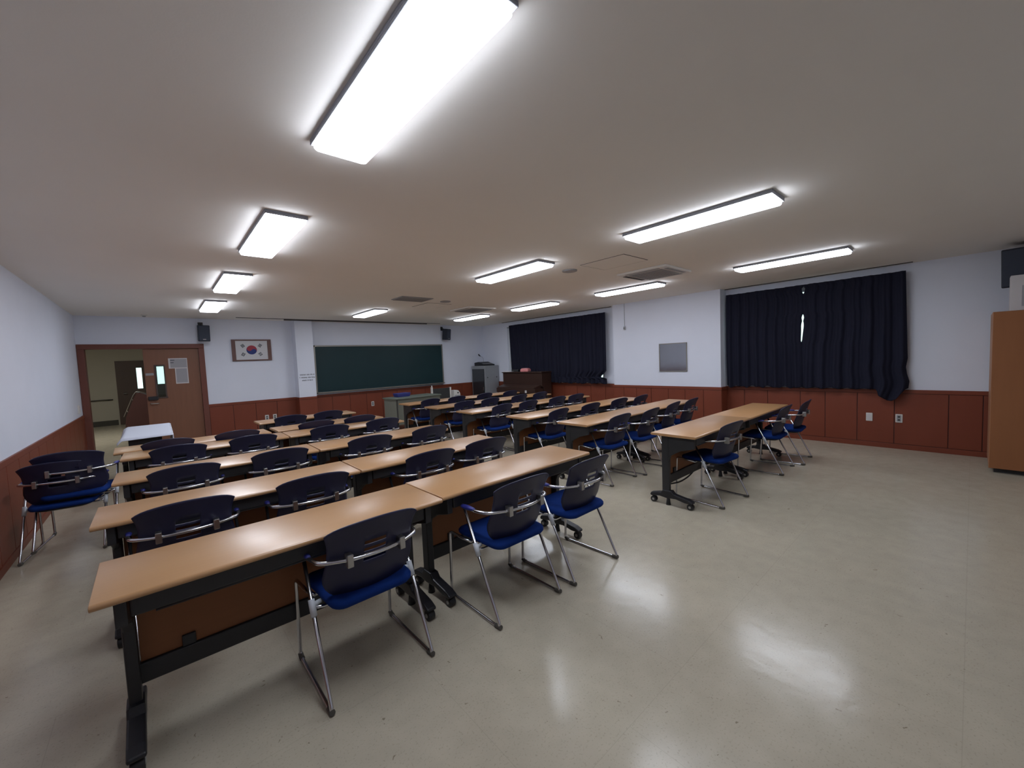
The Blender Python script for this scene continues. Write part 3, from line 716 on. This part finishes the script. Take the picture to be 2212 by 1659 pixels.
# left block (centre of each top), y measured at its near edge + half depth
for row, (xc_, yn, rz) in enumerate(((1.192, 2.031, 0.025), (1.109, 3.036, -0.001), (1.129, 4.124, -0.014), (1.120, 5.246, -0.0166))):
    for sd_, s in (('left', -1), ('right', 1)):
        cx = xc_ + s * (TL / 2 + 0.004) * math.cos(rz); cy = yn + TD / 2 + s * TL / 2 * math.sin(rz)
        r_ = rz
        if row == 0 and s < 0: cx += 0.002; cy -= 0.012; r_ = 0.010
        tb(cx, cy, r_, lab(sd_, row, 'left'), gL)
tb(0.318, 6.02, 0.03, lab('left', 4, 'left'), gL)
tb(1.822, 6.10, 0.03, lab('right', 4, 'left'), gL)
tb(1.800, 7.16, 0.014, 'beech-topped black-framed table standing alone in the sixth row, left block', gL)
for row, (xl, xr, yn, rz) in enumerate(((3.681, 6.539, 1.674, 0.0024), (3.651, 6.510, 2.927, 0.018), (3.640, 6.500, 3.858, -0.004), (3.56, 6.42, 5.004, -0.0016), (3.59, 6.45, 6.076, -0.0017), (3.60, 6.46, 7.117, -0.0096))):
    for sd_, s in (('left', -1), ('right', 1)):
        xc_ = (xl + xr) / 2
        tb(xc_ + s * TL / 2 * math.cos(rz), yn + TD / 2 + s * TL / 2 * math.sin(rz), rz, lab(sd_, row, 'right'), gR)
tab0 = make_table(TL - 0.004, T[0][2], T[0][3], False, T[0][0], T[0][1])
for k, (loc, rz, lb, g_) in enumerate(T[1:]):
    if lb == lab('left', 0, 'right'):
        make_table(TL - 0.004, lb.replace('beech-topped black-framed table', 'beech-topped table with a drooping cable'), g_, True, loc, rz)
    else:
        c = copy_thing(tab0, loc, rz, lb); c['group'] = g_
# the turned table under the white cloth by the door
copy_thing(tab0, (-0.145, 7.75, 0), -math.pi / 2, 'table under a white cloth, turned sideways before the doorway')['group'] = 'table before the doorway'
ct = MB()
def clothf(u, v):
    x = -0.385 + 0.48 * u; y = 7.00 + 1.49 * v
    return (x, y, TH + 0.004 + 0.0015 * math.sin(30 * v + 9 * u))
N1 = 10; N2 = 26
verts = {}
ring = []
def cl_pt(i, j):
    # i across x (-2..N1+2), j along y
    u = min(max(i / N1, 0), 1); v = min(max(j / N2, 0), 1)
    x, y, z = clothf(u, v)
    return x, y, z
def clothfn(u, v):
    # u 0..1 across with hanging sides, v 0..1 along with hanging ends
    U = u * (0.48 + 0.10 + 0.28) - 0.10; V = v * (1.49 + 0.10 + 0.06) - 0.10
    x = -0.385 + min(max(U, 0), 0.48); y = 7.00 + min(max(V, 0), 1.49); z = TH + 0.006
    if U < 0: z += U * (0.5 + 0.3 * math.sin(4 * v)) ; x += U * 0.45
    if U > 0.48: z -= (U - 0.48); x += 0.012 + 0.008 * math.sin(38 * v)
    if V < 0: z += V * (0.55 + 0.45 * (1 - u)) * 0.35; y += V * 0.25
    if V > 1.49: z -= (V - 1.49) * 0.9; y += 0.01
    return (x, y, z)
o = MB().grid(clothfn, 40, 60).build('tablecloth', M['cloth'], solid=0.003)
tag(o, 'white sheet draped over the sideways table before the doorway', 'tablecloth')

# ------------------------------------------------------------------ chair
def make_chair(label, loc, rz, group):
    t = thing('stacking_chair', label, 'chair', loc, rz, group)
    # seat cushion
    def rrect(hx, y0, y1, r, z, sc=1.0, taper=0.0, n=5):
        P = []; cy0 = (y0 + y1) / 2; hy = (y1 - y0) / 2
        for cx, cy, a0 in ((hx - r, hy - r, 0), (-hx + r, hy - r, 90), (-hx + r, -hy + r, 180), (hx - r, -hy + r, 270)):
            for k in range(n + 1):
                a = R(a0 + 90 * k / n); x = cx + r * math.cos(a); y = cy + r * math.sin(a)
                x *= 1 - taper * (0.5 - y / (2 * hy))
                P.append((x * sc, cy0 + y * sc, z + 0.006 * (abs(x) / hx) ** 2 - 0.016 * max(0, (y / hy - 0.5)) ** 2))
        return P
    mb = MB().loops([rrect(0.222, -0.20, 0.22, 0.06, 0.412, 0.96, 0.10), rrect(0.222, -0.20, 0.22, 0.06, 0.424, 1.0, 0.10), rrect(0.222, -0.20, 0.22, 0.06, 0.438, 1.0, 0.10),
                     rrect(0.222, -0.20, 0.22, 0.06, 0.449, 0.965, 0.10), rrect(0.222, -0.20, 0.22, 0.06, 0.453, 0.85, 0.10), rrect(0.222, -0.20, 0.22, 0.06, 0.450, 0.5, 0.10), rrect(0.222, -0.20, 0.22, 0.06, 0.449, 0.15, 0.10)])
    mb.build('seat', M['seat'], t)
    MB().loops([rrect(0.20, -0.17, 0.20, 0.06, 0.385, 0.80, 0.1), rrect(0.20, -0.17, 0.20, 0.06, 0.398, 0.97, 0.1), rrect(0.20, -0.17, 0.20, 0.06, 0.411, 1.0, 0.1)]).build('seat_pan', M['blackplastic'], t)
    # back shell with three slots
    wt = [(0.425, 0.120), (0.445, 0.155), (0.475, 0.190), (0.51, 0.214), (0.55, 0.223), (0.60, 0.215), (0.64, 0.207), (0.70, 0.206), (0.74, 0.211), (0.775, 0.219), (0.80, 0.225)]
    yt = [(0.425, -0.135), (0.50, -0.172), (0.60, -0.200), (0.66, -0.215), (0.70, -0.228), (0.75, -0.248), (0.80, -0.274)]
    us = [-1, -0.93, -0.84, -0.72, -0.58, -0.42, -0.30, -0.26, -0.15, 0, 0.15, 0.26, 0.30, 0.42, 0.58, 0.72, 0.84, 0.93, 1]
    zs = [0.425, 0.44, 0.455, 0.475, 0.50, 0.53, 0.56, 0.585, 0.605, 0.630, 0.655, 0.675, 0.690, 0.710, 0.735, 0.755, 0.775, 0.79, 0.80]
    nu, nv = len(us) - 1, len(zs) - 1
    def shell(u, v):
        i = round(u * nu); j = round(v * nv); z = zs[j]; w_ = lerp(wt, z)
        x = us[i] * w_
        # arched top with rounded corners
        top = 0.827 - 0.034 * us[i] ** 2 - 0.016 * abs(us[i]) ** 8
        f = max(0.0, (z - 0.70) / 0.10)
        zz = z + f * (top - 0.80) if z > 0.70 else z
        y = lerp(yt, z) + 1.25 * x * x
        return (x, y, zz)
    def skip(i, j):
        return 7 <= i <= 10 and j in (8, 10, 12)
    MB().grid(shell, nu, nv, skip=skip).build('backrest', M['shell'], t, solid=0.0065)
    # arm and back rail
    pts = [(0.25, 0.055, 0.628), (0.252, -0.10, 0.642), (0.235, -0.165, 0.646), (0.13, -0.222, 0.646), (0, -0.242, 0.646), (-0.13, -0.222, 0.646), (-0.235, -0.165, 0.646), (-0.252, -0.10, 0.642), (-0.25, 0.055, 0.628)]
    MB().tube(fillet(pts, 0.06, 5), 0.0095, 10).build('back_rail', M['chrome'], t)
    for s in (-1, 1):
        leg = fillet([(s * 0.25, 0.060, 0.636), (s * 0.25, -0.25, 0.010), (s * 0.25, 0.25, 0.010), (s * 0.25, 0.235, 0.432), (s * 0.232, 0.10, 0.412), (s * 0.205, 0.06, 0.400)], 0.028, 5)
        MB().tube(leg, 0.009, 10).build('leg_frame', M['chrome'], t)
        pad = []
        for k in range(9):
            a = k / 8; y = 0.078 - 0.125 * a; rr_ = 0.0165 * (0.55 + 0.45 * math.sin(math.pi * min(1, 0.18 + 0.8 * a)))
            z = 0.636 + 0.006 * a
            pad.append([(s * 0.25 + rr_ * 1.05 * math.cos(2 * math.pi * q_ / 12), y, z + rr_ * 0.85 * math.sin(2 * math.pi * q_ / 12)) for q_ in range(12)])
        MB().loops(pad).build('arm_pad', M['pad'], t)
        # white clip on the leaning leg, at seat height
        d = Vector((0, 0.31, 0.626)).normalized(); c = Vector((s * 0.25, -0.25, 0.010)) + d * 0.44
        k_ = MB().tube([c - d * 0.038, c + d * 0.038], 0.0145, 12)
        k_.tube([c + d * 0.012, c + d * 0.012 + Vector((-s * 0.042, 0.012, 0.0))], 0.011, 10)
        k_.build('leg_clip', M['clip'], t)
        MB().box(*sorted((s * 0.126 - 0.014, s * 0.126 + 0.014)), -0.243, -0.200, 0.616, 0.676).build('rail_clamp', M['clamp'], t, bevel=0.004)
        MB().tube([(s * 0.25, -0.252, 0.018), (s * 0.25, -0.222, 0.0105), (s * 0.25, -0.205, 0.0105)], 0.0125, 10).build('foot_cap', M['cap'], t)
        MB().tube([(s * 0.25, 0.252, 0.020), (s * 0.25, 0.232, 0.0105), (s * 0.25, 0.215, 0.0105)], 0.0125, 10).build('foot_cap', M['cap'], t)
    MB().tube([(-0.25, -0.055, 0.405), (-0.2, -0.05, 0.39), (0.2, -0.05, 0.39), (0.25, -0.055, 0.405)], 0.0085, 8).build('seat_crossbar', M['chrome'], t)
    MB().tube([(-0.21, 0.07, 0.398), (0.21, 0.07, 0.398)], 0.0085, 8).build('seat_crossbar', M['chrome'], t)
    return t

CH = []
def ch(x, y, deg, lb, g_, z=0.0): CH.append(((x, y, z), R(deg), lb, g_))
pos4 = ['leftmost', 'second from left', 'third from left', 'rightmost']
def clab(k, row, block, n=4):
    pn = pos4[k] if n == 4 else (['left', 'right'][k] if n == 2 else ['leftmost', 'middle', 'rightmost'][k])
    num = {4: 'four', 3: 'three', 2: 'two'}[n]
    return 'navy-backed blue chair, %s of %s at the %s row, %s block' % (pn, num, nm[row], block)
gc = 'navy and blue stacking chairs at the tables'
LB = [[(0.717, 2.065, 0.5), (1.60, 1.975, 0), (2.225, 1.965, 1.5)],
      [(0.07, 3.09, 0.7), (0.74, 3.07, -1.8), (1.62, 3.08, -0.7), (2.21, 3.10, -3)],
      [(0.11, 4.19, 1.2), (0.78, 4.22, -2), (1.58, 4.18, -4), (2.24, 4.18, 0.5)],
      [(0.125, 5.36, -3), (0.755, 5.355, -3), (1.545, 5.33, -4), (2.205, 5.32, -3)],
      [(0.05, 5.93, -1), (0.68, 5.93, -2), (1.56, 5.94, -3), (2.13, 5.94, -1)],
      [(1.49, 7.0, -3), (2.04, 7.03, -2)]]
RB = [[(4.24, 1.765, -5), (5.74, 1.715, 2), (6.38, 1.66, 4)],
      [(4.10, 2.96, 1), (4.72, 2.92, 4), (5.46, 3.0, 5), (6.03, 3.0, 3)],
      [(4.09, 3.94, 5), (4.84, 3.96, 0), (5.60, 3.97, -1), (6.17, 3.93, 2)],
      [(4.06, 5.11, 4), (4.65, 5.12, 2), (5.38, 5.12, 0), (5.90, 5.12, 0)],
      [(4.06, 6.13, 0), (4.62, 6.12, 3), (5.33, 6.10, 4), (5.92, 6.10, 3)],
      [(3.95, 7.16, 5), (4.54, 7.12, 4), (5.25, 7.12, 5), (5.92, 7.05, 4)]]
for row, lst in enumerate(LB):
    for k, (x, y, a) in enumerate(lst): ch(x, y, a, clab(k, row, 'left', len(lst)), gc)
for row, lst in enumerate(RB):
    for k, (x, y, a) in enumerate(lst): ch(x, y, a, clab(k, row, 'right', len(lst)), gc)
ch(-0.67, 5.32, -7, 'navy-backed blue chair standing by the left wall, lower of two stacked', 'two stacked chairs by the left wall')
ch(-0.59, 5.30, -7, 'navy-backed blue chair by the left wall, stacked on top of another', 'two stacked chairs by the left wall', 0.075)
chair0 = make_chair(CH[0][2], CH[0][0], CH[0][1], CH[0][3])
for loc, rz, lb, g_ in CH[1:]:
    c = copy_thing(chair0, loc, rz, lb); c['group'] = g_

# ------------------------------------------------------------------ front corner: steel desk, screen, rack, piano
dk = thing('steel_desk', 'grey-green steel teacher desk below the chalkboard', 'desk', (4.62, 8.95, 0), 0.06)
MB().box(-0.62, 0.62, -0.32, 0.32, 0.705, 0.735).build('desk_top', M['steeltop'], dk, bevel=0.006)
MB().box(-0.60, -0.58, -0.28, 0.28, 0.0, 0.705).build('side_panel', M['steel'], dk)
MB().box(0.58, 0.60, -0.28, 0.28, 0.0, 0.705).build('side_panel', M['steel'], dk)
MB().box(-0.58, 0.58, -0.28, -0.265, 0.12, 0.705).build('front_panel', M['steel'], dk)
for z in (0.10, 0.36, 0.56):
    dr = MB().box(0.20, 0.56, 0.27, 0.30, z, z + (0.24 if z < 0.3 else 0.17)).build('drawer', M['steel'], dk, bevel=0.004)
    MB().box(0.33, 0.43, 0.30, 0.315, z + 0.10, z + 0.115).build('drawer_pull', M['clamp'], dr)
MB().box(-0.585, -0.565, -0.295, -0.275, 0.0, 0.70).build('dark_gap_strip', M['darkgap'], dk)  # dark strip standing in for the shaded gap beside the side panel
bb = thing('blue_box', 'blue plastic box lying on the left of the steel desk', 'box', (4.38, 9.02, 0.735), 0.08)
MB().loops([[(x * s, y * s, z) for x, y in ((-0.18, -0.10), (0.18, -0.10), (0.18, 0.10), (-0.18, 0.10))] for s, z in ((0.88, 0.0), (1.0, 0.06), (1.0, 0.075))], smooth=False).build('tub', M['bluebag'], bb, bevel=0.01)
MB().box(-0.185, 0.185, -0.105, 0.105, 0.075, 0.088).build('lid', M['bluebag'], bb, bevel=0.005)
sc = thing('display_screen', 'dark grey panel between two white posts behind the steel desk', 'screen', (5.97, 9.85, 0), 0)
MB().box(-0.27, 0.27, -0.02, 0.02, 0.40, 0.79).build('panel', M['screen'], sc, bevel=0.006)
for s in (-1, 1):
    MB().box(*sorted((s * 0.275, s * 0.32)), -0.03, 0.03, 0.03, 0.84 if s < 0 else 0.80).build('post', M['white'], sc, bevel=0.006)
    MB().box(*sorted((s * 0.26, s * 0.34)), -0.22, 0.22, 0.0, 0.035).build('foot_bar', M['grey'], sc, bevel=0.006)
MB().tube([(-0.30, -0.02, 0.84), (-0.30, -0.02, 0.88)], 0.018, 14).build('knob', M['white'], sc)
pr = thing('side_stand', 'small grey stand to the right of the dark panel', 'stand', (6.40, 9.78, 0))
MB().box(-0.12, 0.12, -0.12, 0.12, 0.50, 0.52).build('shelf', M['grey'], pr, bevel=0.003)
for x in (-0.10, 0.10):
    for y in (-0.10, 0.10): MB().box(x - 0.01, x + 0.01, y - 0.01, y + 0.01, 0, 0.50).build('leg', M['grey'], pr)
wd = thing('white_device', 'small white box device with a dark round lens on the grey stand', 'device', (6.40, 9.78, 0.52))
MB().prism([(-0.10, 0), (0.11, 0), (0.11, 0.09), (0.06, 0.17), (0.0, 0.19), (-0.10, 0.19)], 'y', -0.08, 0.08).build('casing', M['white'], wd, bevel=0.008)
MB().tube([(0.03, -0.08, 0.11), (0.03, -0.09, 0.11)], 0.022, 16).build('lens', M['blackitem'], wd)
MB().box(-0.08, 0.08, -0.083, -0.08, 0.02, 0.05).build('vent_strip', M['grey'], wd)

rk = thing('equipment_rack', 'grey equipment rack with smoked glass door in the front corner', 'cabinet', (7.60, 9.92, 0))
x0, x1, y0, y1, zt = -0.225, 0.28, -0.32, 0.37, 1.32
MB().box(x0, x1, y0, y1, 0.04, zt).build('body', M['rack'], rk, bevel=0.006)
MB().box(x0 - 0.005, x1, y0 - 0.005, y1, zt, zt + 0.035).build('top_cover', M['rack'], rk, bevel=0.006)
dr = MB().box(x0 - 0.022, x0, y0 + 0.06, y1 - 0.05, 0.10, zt - 0.06).build('glass_door', M['smoked'], rk, bevel=0.004)
MB().box(x0 - 0.035, x0 - 0.022, y0 + 0.08, y0 + 0.11, 0.62, 0.72).build('door_catch', M['clamp'], dr)
for y in (-0.30, 0.33):
    for x in (-0.20, 0.25): MB().tube([(x, y, 0), (x, y, 0.045)], 0.02, 12).build('foot', M['wheel'], rk)
for x in (-0.15, 0.20): MB().tube([(x, y0 - 0.004, 1.0), (x, y0, 1.0)], 0.018, 12).build('side_lock', M['darkgap'], rk)
mx = thing('audio_mixer', 'black audio mixer with cover lying on top of the grey rack', 'mixer', (7.60, 9.93, 1.355))
MB().prism([(-0.26, 0), (0.24, 0), (0.24, 0.10), (0.05, 0.12), (-0.18, 0.05), (-0.26, 0.035)], 'x', -0.20, 0.20).build('chassis', M['blackitem'], mx, bevel=0.006)
for k in range(8): MB().box(-0.16 + k * 0.045, -0.148 + k * 0.045, -0.17, -0.08, 0.055, 0.075).build('fader_knob', M['grey'], mx)
mc = thing('gooseneck_microphone', 'black gooseneck microphone rising behind the mixer on the rack', 'microphone', (7.78, 10.20, 1.355))
MB().tube([(0, 0, 0), (0, 0, 0.02)], 0.05, 18).build('base', M['blackitem'], mc)
MB().tube(fillet([(0, 0, 0.02), (0, 0, 0.20), (-0.02, 0, 0.26), (-0.12, 0, 0.30)], 0.06, 6), 0.006, 8).build('gooseneck', M['clamp'], mc)
MB().tube([(-0.12, 0, 0.30), (-0.165, 0, 0.33), (-0.18, 0, 0.36)], 0.016, 12, 0.02).build('windscreen', M['blackitem'], mc)

pn = thing('upright_piano', 'dark brown upright piano before the far window curtain', 'piano', (7.48, 8.02, 0), 0)
MB().prism([(-0.02, 0.10), (0.27, 0.10), (0.27, 1.14), (-0.08, 1.14), (-0.08, 0.80), (-0.02, 0.76)], 'y', -0.74, 0.80).build('case', M['piano'], pn, bevel=0.006)
MB().box(-0.11, 0.275, -0.76, 0.82, 1.14, 1.165).build('top_lid', M['piano'], pn, bevel=0.006)
MB().box(-0.34, -0.06, -0.74, 0.80, 0.62, 0.74).build('key_bed', M['piano'], pn, bevel=0.006)
MB().prism([(-0.335, 0.74), (-0.08, 0.74), (-0.08, 0.83), (-0.18, 0.81), (-0.335, 0.765)], 'y', -0.70, 0.76).build('fallboard', M['piano'], pn, bevel=0.006)
for y in (-0.70, 0.76): MB().prism([(-0.32, 0.62), (-0.26, 0.62), (-0.23, 0.10), (-0.29, 0.10)], 'y', y - 0.03, y + 0.03).build('leg', M['piano'], pn, bevel=0.006)
for y in (-0.72, 0.78): MB().box(-0.34, 0.27, y - 0.035, y + 0.035, 0.0, 0.10).build('toe_block', M['piano'], pn, bevel=0.006)
for y in (-0.10, 0.03, 0.16): MB().box(-0.14, -0.02, y - 0.012, y + 0.012, 0.06, 0.075).build('pedal', M['clamp'], pn)
pk = thing('tissue_pack', 'pink and white pack lying on top of the piano', 'pack', (7.45, 7.93, 1.165), 0.2)
MB().loops([[(x * s, y * s, z) for x, y in ((-0.07, -0.13), (0.07, -0.13), (0.08, 0.0), (0.07, 0.13), (-0.07, 0.13), (-0.08, 0.0))] for s, z in ((0.95, 0), (1.0, 0.03), (0.97, 0.07), (0.7, 0.095))], smooth=False).build('wrapper', M['pinkpack'], pk, bevel=0.012)
MB().box(-0.03, 0.03, -0.05, 0.05, 0.094, 0.098).build('opening_label', M['paper'], pk)
pp = thing('paper_stack', 'white papers at the far end of the piano top', 'papers', (7.44, 8.62, 1.165), 0.1)
for k in range(3): MB().box(-0.10 + 0.01 * k, 0.10 + 0.01 * k, -0.15 - 0.02 * k, 0.15 - 0.02 * k, 0.006 * k, 0.006 * k + 0.005).build('sheet_bundle', M['paper'], pp)
bk = thing('black_case', 'small black case on the piano top beside the papers', 'case', (7.54, 8.42, 1.165), 0.3)
MB().box(-0.06, 0.06, -0.11, 0.11, 0, 0.05).build('case_body', M['blackitem'], bk, bevel=0.008); MB().box(-0.062, 0.062, -0.112, 0.112, 0.05, 0.062).build('case_lid', M['blackitem'], bk, bevel=0.005)
wl = thing('white_tag', 'small white square tag on the front of the piano key bed', 'tag', (7.48 - 0.345, 7.62, 0.66), 0)
MB().box(0, 0.005, -0.035, 0.035, -0.03, 0.035).build('card', M['paper'], wl, bevel=0.001)
MB().box(-0.001, 0, -0.025, 0.025, -0.002, 0.002).build('printed_line', M['greyprint'], wl)

# ------------------------------------------------------------------ right foreground: wardrobe, box
cx0, cy0, cy1, ch_ = 7.05, -1.35, -0.14, 1.815
cbt = thing('wardrobe', 'tall brown wooden cupboard at the right edge of the photo', 'cupboard', ((cx0 + XR - 0.05) / 2, (cy0 + cy1) / 2, 0))
hx, hy = (XR - 0.05 - cx0) / 2, (cy1 - cy0) / 2
MB().box(-hx + 0.02, hx, -hy + 0.02, hy - 0.02, 0.05, ch_ - 0.02).build('carcass', M['cabinet'], cbt)
MB().box(-hx + 0.004, hx, hy - 0.02, hy, 0.05, ch_).build('side_panel', M['cabside_lit'], cbt, bevel=0.002)
MB().box(-hx + 0.004, hx, -hy, -hy + 0.02, 0.05, ch_).build('side_panel', M['cabside_lit'], cbt, bevel=0.002)
MB().box(-hx + 0.004, hx, -hy + 0.02, hy - 0.02, ch_ - 0.02, ch_).build('top_panel', M['cabinet'], cbt, bevel=0.002)
for a, b, hy_ in ((-hy + 0.003, -0.003, -0.05), (0.003, hy - 0.003, 0.05)):
    d_ = MB().box(-hx - 0.016, -hx + 0.004, a, b, 0.055, ch_ - 0.003).build('door', M['cabinet'], cbt, bevel=0.003)
    MB().tube(fillet([(-hx - 0.016, hy_, 0.90), (-hx - 0.045, hy_, 0.90), (-hx - 0.045, hy_, 1.02), (-hx - 0.016, hy_, 1.02)], 0.01, 3), 0.005, 8).build('handle', M['clamp'], d_)
MB().box(-hx + 0.05, hx, -hy + 0.04, hy - 0.04, 0.0, 0.05).build('dark_gap_block', M['darkgap'], cbt)  # dark block standing in for the shaded gap under the cupboard
wb = thing('white_box', 'white cardboard box with printed side standing on the brown cupboard', 'box', (7.34, -0.51, ch_))
MB().box(-0.22, -0.02, -0.25, 0.25, 0, 0.385).build('carton', M['paper'], wb, bevel=0.005)
MB().box(-0.222, -0.22, -0.24, 0.17, 0.045, 0.27).build('grey_print_area', M['greyprint'], wb)
MB().box(-0.222, -0.22, -0.24, 0.13, 0.30, 0.35).build('pink_print_area', M['pinkink'], wb)
MB().box(-0.14, -0.09, -0.25, 0.25, 0.385, 0.387).build('packing_tape', M['grey'], wb)
